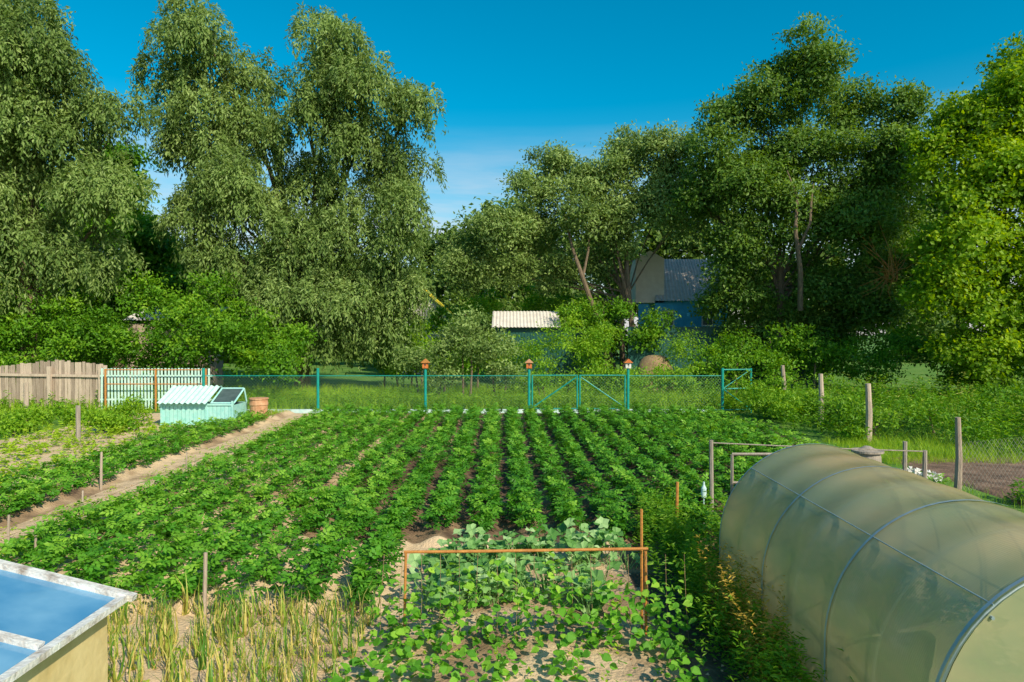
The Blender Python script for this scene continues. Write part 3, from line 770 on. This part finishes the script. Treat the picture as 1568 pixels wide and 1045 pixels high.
for k in range(36): box(g,(13.8,52.48,.1+k*.17),(5.6,.03,.02))
g.build('walls',[M_blue],False,hb)
g=Geo(); g.add([[10.9,52.6,6.2],[10.9,59.4,6.2],[10.9,56,10]],[[0,1,2]]); box(g,(10.6,53.7,7.6),(2.2,2.4,3.4)); 
g.add([[9.5,52.5,9.3],[11.7,52.5,9.3],[10.6,52.5,9.9]],[[0,1,2]])
g.build('gable',[M_pink],False,hb)
g=Geo(); corr(g,(10.9,52.0,6.0),(17,52.0,6.0),(16.6,56,9.6),(11.6,56,9.6),22,.06); corr(g,(17,60,6.0),(10.9,60,6.0),(11.6,56,9.6),(16.6,56,9.6),22,.06)
g.build('roof',[M_roof],False,hb); window(hb,12.0,52.46,4.7,.8,1.1); window(hb,15,52.46,4.7,.8,1.1)
gg=empty('green_garage')
g=Geo(); box(g,(2.6,49.5,2.0),(7.5,4,3.9)); 
for k in range(38): box(g,(-1.1+k*.2,47.48,2),(.04,.03,3.9))
g.build('walls',[M_gw],False,gg)
g=Geo(); corr(g,(-1.4,47.1,3.95),(3.4,47.1,3.95),(3.4,50,5.15),(-1.4,50,5.15),20,.05); corr(g,(3.4,52,3.95),(-1.4,52,3.95),(-1.4,50,5.15),(3.4,50,5.15),20,.05); g.build('roof',[M_wroof],False,gg)
hw=empty('white_house')
g=Geo(); box(g,(-8,62,2.6),(5,5,5.2)); g.add([[-10.5,59.49,5.2],[-5.5,59.49,5.2],[-8,59.49,7.4]],[[0,1,2]]); g.build('walls',[M_wroof],False,hw)
g=Geo(); corr(g,(-10.8,59.1,5.0),(-10.8,65,5.0),(-8,65,7.6),(-8,59.1,7.6),14,.05); corr(g,(-5.2,65,5.0),(-5.2,59.1,5.0),(-8,59.1,7.6),(-8,65,7.6),14,.05); g.build('roof',[M_yel],False,hw)
window(hw,-8.9,59.46,3.9,1,1.2)
sh=empty('garden_shed')
g=Geo(); box(g,(-22.6,46,2.1),(5,3,4.2)); g.build('walls',[M_wood],False,sh)
g=Geo(); corr(g,(-25.4,44.2,4.4),(-19.8,44.2,4.4),(-19.8,47.8,5.4),(-25.4,47.8,5.4),20,.05); g.build('roof',[M_wroof],False,sh)
g=Geo()
for k in range(60): box(g,(8+k*.22,46.5,2.0),(.2,.03,4.0),var=.5); box(g,(8.11+k*.22,46.52,2.0),(.03,.04,4.0))
g.build('green_metal_fence',[M_gw])
g=Geo(); n=18; V=[];F=[]
for i in range(10):
    ph=i/9*math.pi/2
    for j in range(n):
        a=2*math.pi*j/n; rr=math.cos(ph)**.6*(1+.06*math.sin(3*a+i)); V.append([8.7+1.25*rr*math.cos(a),41.5+1.1*rr*math.sin(a),2.25*math.sin(ph)])
for i in range(9):
    for j in range(n): F.append([i*n+j,i*n+(j+1)%n,(i+1)*n+(j+1)%n,(i+1)*n+j])
g.add(V,F); g.build('haystack',[M_straw],True)

# ------------------------------------------------------------------ sky, sun, camera
w=bpy.data.worlds.new('World'); scene.world=w; w.use_nodes=True; nt=w.node_tree; nt.nodes.clear()
N=nt.nodes.new;L=nt.links.new
EL=math.radians(36); AZ=math.radians(144)
sk=N('ShaderNodeTexSky'); sk.sky_type='NISHITA'; sk.sun_disc=False; sk.sun_elevation=EL; sk.sun_rotation=AZ; sk.dust_density=.8; sk.ozone_density=1.8; sk.air_density=1.0
hs=N('ShaderNodeHueSaturation'); hs.inputs['Saturation'].default_value=1.62; hs.inputs['Hue'].default_value=.474; hs.inputs['Value'].default_value=1.05; L(sk.outputs[0],hs.inputs['Color'])
tc=N('ShaderNodeTexCoord'); mp=N('ShaderNodeMapping'); mp.inputs['Scale'].default_value=(1.6,1.6,14); mp.inputs['Location'].default_value=(.35,0,.2); L(tc.outputs['Generated'],mp.inputs[0])
nz=N('ShaderNodeTexNoise'); nz.inputs['Scale'].default_value=2.4; nz.inputs['Detail'].default_value=7; nz.inputs['Roughness'].default_value=.55; L(mp.outputs[0],nz.inputs[0])
cr=ramp(nt,[(.42,(.35,.35,.35)),(.66,(1,1,1))]); L(nz.outputs[0],cr.inputs[0])
sx=N('ShaderNodeSeparateXYZ'); L(tc.outputs['Generated'],sx.inputs[0])
mr=N('ShaderNodeMapRange'); mr.inputs['From Min'].default_value=.29; mr.inputs['From Max'].default_value=.13; mr.inputs['To Min'].default_value=.0; mr.inputs['To Max'].default_value=.9; L(sx.outputs[2],mr.inputs['Value'])
mu=N('ShaderNodeMath'); mu.operation='MULTIPLY'; L(cr.outputs[0],mu.inputs[0]); L(mr.outputs[0],mu.inputs[1])
mx=N('ShaderNodeMixRGB'); mx.inputs[2].default_value=(5.6,5.6,5.9,1); L(mu.outputs[0],mx.inputs[0]); L(hs.outputs[0],mx.inputs[1])
bg=N('ShaderNodeBackground'); bg.inputs[1].default_value=.14; L(mx.outputs[0],bg.inputs[0])
ow=N('ShaderNodeOutputWorld'); L(bg.outputs[0],ow.inputs[0])
sd=Vector((math.sin(AZ)*math.cos(EL),math.cos(AZ)*math.cos(EL),math.sin(EL)))
sl_=bpy.data.lights.new('sun','SUN'); sl_.energy=5; sl_.angle=math.radians(.6); sl_.color=(1,.91,.68)
so=bpy.data.objects.new('sun',sl_); scene.collection.objects.link(so); so.rotation_euler=sd.to_track_quat('Z','Y').to_euler(); so.location=sd*100
cam=bpy.data.cameras.new('camera'); cam.lens=24; cam.sensor_width=36; cam.clip_end=2000; cam.clip_start=.05
co=bpy.data.objects.new('camera',cam); scene.collection.objects.link(co); co.location=(0,0,3.6); co.rotation_euler=(math.radians(89.3),0,0); scene.camera=co
scene.view_settings.view_transform='Standard'; scene.view_settings.look='None'; scene.view_settings.exposure=0
